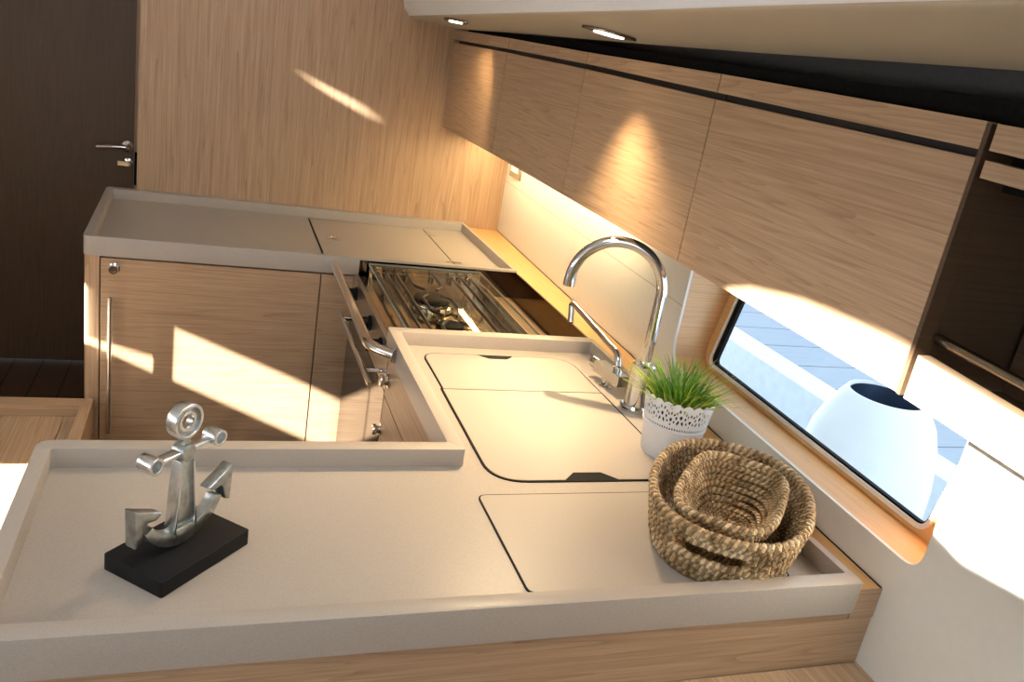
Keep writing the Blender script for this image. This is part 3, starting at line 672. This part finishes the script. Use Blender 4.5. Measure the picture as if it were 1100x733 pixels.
# small sea-water tap
st_ = thing('pump_tap', 'small low chrome tap with thin hooked spout, left of the tall mixer', 'tap', (0.815, 1.48, ZP))
bm = lathe_bm([(0.016,0),(0.016,0.004),(0.011,0.006),(0.011,0.026)], (0.812,1.484,ZP), seg=24)
part('foot', bm, CHROME, st_)
bm = bbox(-0.0135,0.0135,-0.046,0.046,-0.0115,0.0115, bev=0.002)
bmesh.ops.transform(bm, matrix=Matrix.Translation((0.811,1.470,0.9565)) @ Matrix.Rotation(0.16,4,'Z'), verts=bm.verts[:])
part('valve_body', bm, CHROME, st_)
bm = lathe_bm([(0.0115,0),(0.0125,0.004),(0.0125,0.020),(0.011,0.022)], (0.8035,1.517,0.9565), (-0.16,1,0), 20); part('valve_knob', bm, CHROME, st_)
bm = tube_bm(bend([(0.822,1.462,0.966),(0.8235,1.478,0.998),(0.838,1.765,1.012),(0.838,1.785,1.010),(0.834,1.762,0.968)], 0.022), 0.0076, 14)
lathe(bm, [(0.0105,0),(0.0105,0.012),(0.008,0.014)], (0.822,1.462,0.964), seg=20)
part('spout', bm, CHROME, st_)

# ------------------------------------------------------------------ plant pot
PC = Vector((0.803, 1.187, ZP))
pt = thing('plant_pot', 'white pot with pierced lace rim and green grass, beside the mixer tap', 'plant', PC)
def pr(h): return 0.0485 + h*0.128      # outer radius at height h
HT = 0.1185
part('pot', lathe_bm([(0.044,0.0),(0.0475,0.001),(pr(0.004),0.004),(pr(0.060),0.060),(pr(0.0605)+0.0012,0.0605),(pr(0.0635)+0.0012,0.0635),(pr(0.064),0.064),(pr(0.064)-0.0012,0.0645),(pr(0.06)-0.002,0.060),(0.046,0.004),(0.02,0.003)], PC, seg=64), POTW, pt)
NA, NH, REP = 480, 38, 11
def lace_hole(u, v):       # u in [0,1) within a repeat, v in [0,1] up the band
    def c(cu, cv, r, ar=0.80):
        du = (u-cu+0.5) % 1.0 - 0.5; return (du/ar)**2*1.0 + (v-cv)**2 < r*r
    if c(0.5,0.60,0.085) or c(0.0,0.46,0.080) or c(0.0,0.72,0.060) or c(0.0,0.28,0.045): return True
    for k in range(8):
        a = 2*math.pi*(k+0.5)/8
        if c(0.5+0.25*math.cos(a)*0.72/0.72, 0.60+0.22*math.sin(a), 0.060): return True
    for cu, cv in ((0.18,0.36),(0.82,0.36),(0.36,0.33),(0.64,0.33),(0.15,0.88*0.72),(0.85,0.88*0.72)):
        if c(cu, cv, 0.056): return True
    return False
bm = BM(); grid = []
for j in range(NH+1):
    row = []
    for i in range(NA):
        v = j/NH; u = (i/NA*REP) % 1.0
        top = HT - 0.0055*(abs(2*((u*2) % 1.0)-1))**2
        h = 0.064 + (top-0.064)*v; r = pr(h); a = 2*math.pi*i/NA
        row.append(bm.verts.new((PC.x+r*math.cos(a), PC.y+r*math.sin(a), PC.z+h)))
    grid.append(row)
for j in range(NH):
    for i in range(NA):
        u = ((i+0.5)/NA*REP) % 1.0; v = (j+0.5)/NH
        if 0.05 < v < 0.13 and (i % 6) in (0, 1, 2): continue
        if v > 0.2 and lace_hole(u, v): continue
        bm.faces.new((grid[j][i], grid[j][(i+1) % NA], grid[j+1][(i+1) % NA], grid[j+1][i]))
bmesh.ops.delete(bm, geom=[v for v in bm.verts if not v.link_faces], context='VERTS')
fs = bm.faces[:]; ex = bmesh.ops.solidify(bm, geom=fs, thickness=0.0011)
part('lace_rim', bm, POTW, pt, 'pierced white lace band')
part('soil', lathe_bm([(pr(0.06)-0.008,0.058),(pr(0.09)-0.006,0.088),(0.03,0.097),(0.004,0.099)], PC, seg=32), SOIL, pt)
GREENS = [plain('blade_deep_green', (0.10, 0.25, 0.025), 0.42, speck=0.4, scale=60), plain('blade_mid_green', (0.24, 0.43, 0.045), 0.42, speck=0.4, scale=60), plain('blade_lime', (0.56, 0.64, 0.08), 0.45, speck=0.3, scale=60)]
bm = BM(); matidx = []
for k in range(330):
    a = random.uniform(0, 2*math.pi); q = math.sqrt(random.random()); r0 = 0.048*q
    lean = 0.012 + 0.040*q + random.uniform(-0.008, 0.012); a2 = a + random.uniform(-0.6, 0.6)
    if random.random() < 0.15: lean *= 1.25
    Ht = random.uniform(0.042, 0.092) * (1.0 - 0.25*max(0.0, q-0.8)/0.2)
    w = random.uniform(0.0015, 0.0028); b0 = Vector((PC.x+r0*math.cos(a), PC.y+r0*math.sin(a), PC.z+0.092))
    dv = Vector((math.cos(a2), math.sin(a2), 0)); sv = Vector((-dv.y, dv.x, 0)); sv.rotate(Matrix.Rotation(random.uniform(-1.2,1.2), 3, 'Z'))
    mi = 2 if (q > 0.72 and random.random() < 0.7) else random.choice((0, 0, 1, 1, 1))
    prev = None; n = 6
    for s in range(n+1):
        t = s/n; c = b0 + dv*lean*(t**1.8)*1.25 + Vector((0,0,Ht*(t - 0.10*t*t))); ww = w*(1-t)**0.7 + 0.0001
        cur = [bm.verts.new(c - sv*ww), bm.verts.new(c + dv*ww*0.25), bm.verts.new(c + sv*ww)]
        if prev:
            for z in (0, 1):
                f = bm.faces.new((prev[z], prev[z+1], cur[z+1], cur[z])); f.material_index = mi
        prev = cur
gb = part('grass_blades', bm, GREENS[0], pt, 'bright green grass blades', sharp=180)
gb.data.materials.append(GREENS[1]); gb.data.materials.append(GREENS[2]); gb['kind'] = 'stuff'

# ------------------------------------------------------------------ baskets
def superell(t, a, b, e):
    c, s = math.cos(t), math.sin(t)
    return a*math.copysign(abs(c)**(2/e), c), b*math.copysign(abs(s)**(2/e), s)
def ring_pts(fr, a, b, e, h, n):
    """n points evenly spaced by length round a superellipse in the basket frame"""
    raw = [superell(2*math.pi*i/720, a, b, e) for i in range(720)]
    L = [0]
    for i in range(720): p, q = raw[i], raw[(i+1) % 720]; L.append(L[-1]+math.hypot(q[0]-p[0], q[1]-p[1]))
    out = []; j = 0
    for k in range(n):
        d = L[-1]*k/n
        while L[j+1] < d: j += 1
        p, q = raw[j % 720], raw[(j+1) % 720]; f = (d-L[j])/max(1e-9, L[j+1]-L[j])
        out.append(fr @ Vector((p[0]+(q[0]-p[0])*f, p[1]+(q[1]-p[1])*f, h)))
    return out, L[-1]
def rope(bm, pts, closed, rad, pitch, phase=0.0, strands=2, res=5, up=Vector((0,0,1)), flat=1.0, jit=0.0):
    """a twisted cord: strands wound round the path"""
    n = len(pts); d = [0]
    for i in range(n): d.append(d[-1]+(pts[(i+1) % n]-pts[i]).length)
    total = d[n] if closed else d[n-1]
    turns = max(1, round(total/pitch)); 
    for s in range(strands):
        path = []
        for i in range(n):
            t = (pts[(i+1) % n]-pts[i-1]) if closed else (pts[min(i+1,n-1)]-pts[max(i-1,0)])
            t.normalize(); side = t.cross(up).normalized(); u2 = side.cross(t)
            a = 2*math.pi*(turns*d[i]/total + s/strands) + phase
            rr = rad*0.60*(1+random.uniform(-jit, jit))
            path.append(pts[i] + side*math.cos(a)*rr*flat + u2*math.sin(a)*rr)
        nf = len(bm.faces); tube(bm, path, rad*0.50, res, closed=closed)
        bm.faces.ensure_lookup_table()
        for f_ in bm.faces[nf:]: f_.material_index = s % 2
def basket(name, label, fr, rim, base, height, rows, rad, slot=None, pitch=0.0125):
    t = thing(name, label, 'basket', fr.to_translation())
    body = BM(); rr = random.Random(3)
    a0, b0, e0 = base; a1, b1, e1 = rim
    up = (fr.to_3x3() @ Vector((0,0,1))).normalized()
    for k in range(rows):
        f = k/(rows-1); g_ = f**0.8
        a, b, e = a0+(a1-a0)*g_, b0+(b1-b0)*g_, e0+(e1-e0)*g_
        h = rad + (height-rad)*f
        per = 2*math.pi*math.sqrt((a*a+b*b)/2); n = int(per/0.0022)
        pts, L = ring_pts(fr, a, b, e, h, n)
        gap = None
        if slot and slot[0] <= k <= slot[1]:
            for (ca, half) in slot[2]:
                i0 = [i for i, p in enumerate(pts) if abs((math.atan2(*(fr.inverted() @ p).yx)-ca+math.pi) % (2*math.pi)-math.pi) < half]
                gap = (gap or set()) | set(i0)
        if gap:
            runs = []; cur = []
            start = next(i for i in range(n) if i in gap and (i+1) % n not in gap)
            for q in range(1, n+1):
                i = (start+q) % n
                if i in gap:
                    if len(cur) > 4: runs.append(cur)
                    cur = []
                else: cur.append(pts[i])
            if len(cur) > 4: runs.append(cur)
            for rn in runs: rope(body, rn, False, rad, pitch, rr.uniform(0,6), jit=0.12, up=up)
        else: rope(body, pts, True, rad, pitch, rr.uniform(0,6), jit=0.12, up=up)
    part('woven_wall', body, STRAW, t).data.materials.append(STRAW2)
    bm = BM(); pts, L = ring_pts(fr, a1+0.001, b1+0.001, e1, height+rad*0.9, int(L/0.0022)); rope(bm, pts, True, rad*1.12, 0.0120, 0, 2, 6, up=up)
    part('rim', bm, STRAW, t).data.materials.append(STRAW2)
    bm = BM(); q = 0.98
    while q > 0.04:     # flat woven bottom
        a, b = a0*q, b0*q
        n = max(10, int(2*math.pi*math.sqrt((a*a+b*b)/2)/0.003)); pts, L = ring_pts(fr, a, b, e0, rad*0.62, n); rope(bm, pts, True, rad*0.66, pitch*0.8, rr.uniform(0,6), jit=0.15, up=up)
        q -= rad*1.5/max(a0, b0)
    part('woven_bottom', bm, STRAW, t).data.materials.append(STRAW2)
    return t
FB = Matrix.Translation((0.7455, 0.914, ZP+0.0028)) @ Matrix.Rotation(0.9132, 4, 'Z')
slot_a = math.atan2(-0.121*0.45, -0.166*0.95)
bk = basket('basket', 'large oval seagrass basket with handle slot, on the icebox lid', FB, (0.160, 0.113, 2.35), (0.142, 0.098, 2.35), 0.0745, 8, 0.0064, (4, 5, [(3.05, 0.34)]), pitch=0.0100)
FS = Matrix.Translation((0.7405, 0.905, ZP+0.016)) @ Matrix.Rotation(0.818, 4, 'Z') @ Matrix.Rotation(0.02, 4, 'Y')
basket('basket', 'smaller squarish seagrass basket nested inside the large one', FS, (0.1205, 0.0695, 3.6), (0.072, 0.044, 3.0), 0.066, 8, 0.0054, pitch=0.0092)

# ------------------------------------------------------------------ anchor ornament
AO = Vector((-0.0155, 0.9202, ZP)); U = Vector((0.6843, 0.7292, 0)); Nv = Vector((-0.7292, 0.6843, 0))
an = thing('anchor_ornament', 'cast metal anchor ornament on a black block at the left of the worktop', 'ornament', AO)
def AP(u, w, n=0.0): return AO + U*u + Nv*n + Vector((0, 0, 0.0205+w))
bm = BM(); prism(bm, [round_poly([(-0.07,-0.0448),(0.07,-0.0448),(0.07,0.0448),(-0.07,0.0448)], 0.003, 3)], 'z', 0, 0.0205); bevel_sharp(bm, 0.002, 2, 0.7)
bmesh.ops.transform(bm, matrix=Matrix.Translation(AO + Vector((0,0,0.0004))) @ Matrix(((U.x,Nv.x,0),(U.y,Nv.y,0),(0,0,1))).to_4x4(), verts=bm.verts[:])
part('block_base', bm, BASEBLK, an, 'black wooden block')
def extr(bm, loops, n0, n1, bev=0.0012, mi=0):
    """polygon in the anchor's own plane, extruded across it"""
    b2 = BM(); prism(b2, loops, 'y', n0, n1)
    if bev: bevel_sharp(b2, bev, 2, 0.6)
    for f_ in b2.faces: f_.material_index = mi
    M = Matrix(((U.x,Nv.x,0,AO.x),(U.y,Nv.y,0,AO.y),(0,0,1,AO.z+0.0207),(0,0,0,1)))
    bmesh.ops.transform(b2, matrix=M, verts=b2.verts[:]); me = bpy.data.meshes.new('tmp'); b2.to_mesh(me); b2.free(); bm.from_mesh(me); bpy.data.meshes.remove(me)
circ = lambda cu, cw, r, n=28: [(cu+r*math.cos(2*math.pi*k/n), cw+r*math.sin(2*math.pi*k/n)) for k in range(n)]
bm = BM(); extr(bm, [circ(0.0,0.161,0.0215), circ(0.0,0.161,0.0178)], -0.0072, 0.0072, 0.0010, 1); extr(bm, [circ(0.0,0.161,0.0182), circ(0.0,0.161,0.0120)], -0.0032, 0.0032, 0.0005); extr(bm, [circ(0.0,0.161,0.0124), circ(0.0,0.161,0.0088)], -0.0050, 0.0050, 0.0008, 1)
part('ring', bm, ALU, an).data.materials.append(ALUB)
bm = BM(); extr(bm, [[(-0.017,0.018),(0.017,0.018),(0.0125,0.045),(0.0088,0.112),(-0.0088,0.112),(-0.0120,0.045)]], -0.0045, 0.0045, 0.001)
extr(bm, [[(-0.0175,0.020),(-0.0145,0.020),(-0.0075,0.112),(-0.0095,0.112)]], -0.0085, 0.0085, 0.0008, 1); extr(bm, [[(0.0175,0.020),(0.0095,0.112),(0.0075,0.112),(0.0145,0.020)]], -0.0085, 0.0085, 0.0008, 1)
extr(bm, [circ(0.0,0.1215,0.0105,20)], -0.0095, 0.0095, 0.003); extr(bm, [[(-0.0045,0.128),(0.0045,0.128),(0.0045,0.142),(-0.0045,0.142)]], -0.006, 0.006, 0.001)
part('shank', bm, ALU, an).data.materials.append(ALUB)
bm = BM(); extr(bm, [[(-0.042,0.1195),(0.042,0.1195),(0.042,0.1255),(-0.042,0.1255)]], -0.0065, 0.0065, 0.0015, 1)
for cu in (-0.0485, 0.0485): extr(bm, [circ(cu,0.1235,0.0105,22), circ(cu,0.1235,0.0072,22)], -0.0105, 0.0105, 0.0008, 1); extr(bm, [circ(cu,0.1235,0.0074,22)], -0.004, 0.004, 0)
part('stock', bm, ALU, an).data.materials.append(ALUB)
def arm(sgn):
    out = []; inn = []
    for k in range(13):
        t = k/12; a = -math.pi/2 + sgn*(0.02+1.13*t)
        w = 0.0105*(1-0.45*t); cw = 0.064; R0 = 0.0565
        out.append((math.cos(a)*(R0+w)*1.04, cw+math.sin(a)*(R0+w)*0.93)); inn.append((math.cos(a)*(R0-w)*1.04, cw+math.sin(a)*(R0-w)*0.93))
    return out + inn[::-1]
bm = BM(); extr(bm, [arm(1)], -0.007, 0.007, 0.002); extr(bm, [arm(-1)], -0.007, 0.007, 0.002)
extr(bm, [[(-0.013,0.0065),(0.0,0.0008),(0.013,0.0065),(0.016,0.026),(-0.016,0.026)]], -0.0088, 0.0088, 0.003)
part('arms', bm, ALU, an).data.materials.append(ALUB)
for s in (-1, 1):
    bm = BM(); extr(bm, [[(s*p[0], p[1]) for p in ((0.0755,0.078),(0.0345,0.0585),(0.0440,0.0530),(0.0560,0.0545),(0.0600,0.0500),(0.0640,0.0330),(0.0735,0.0280))]], -0.0085, 0.0085, 0.0025)
    part('fluke', bm, ALU, an)
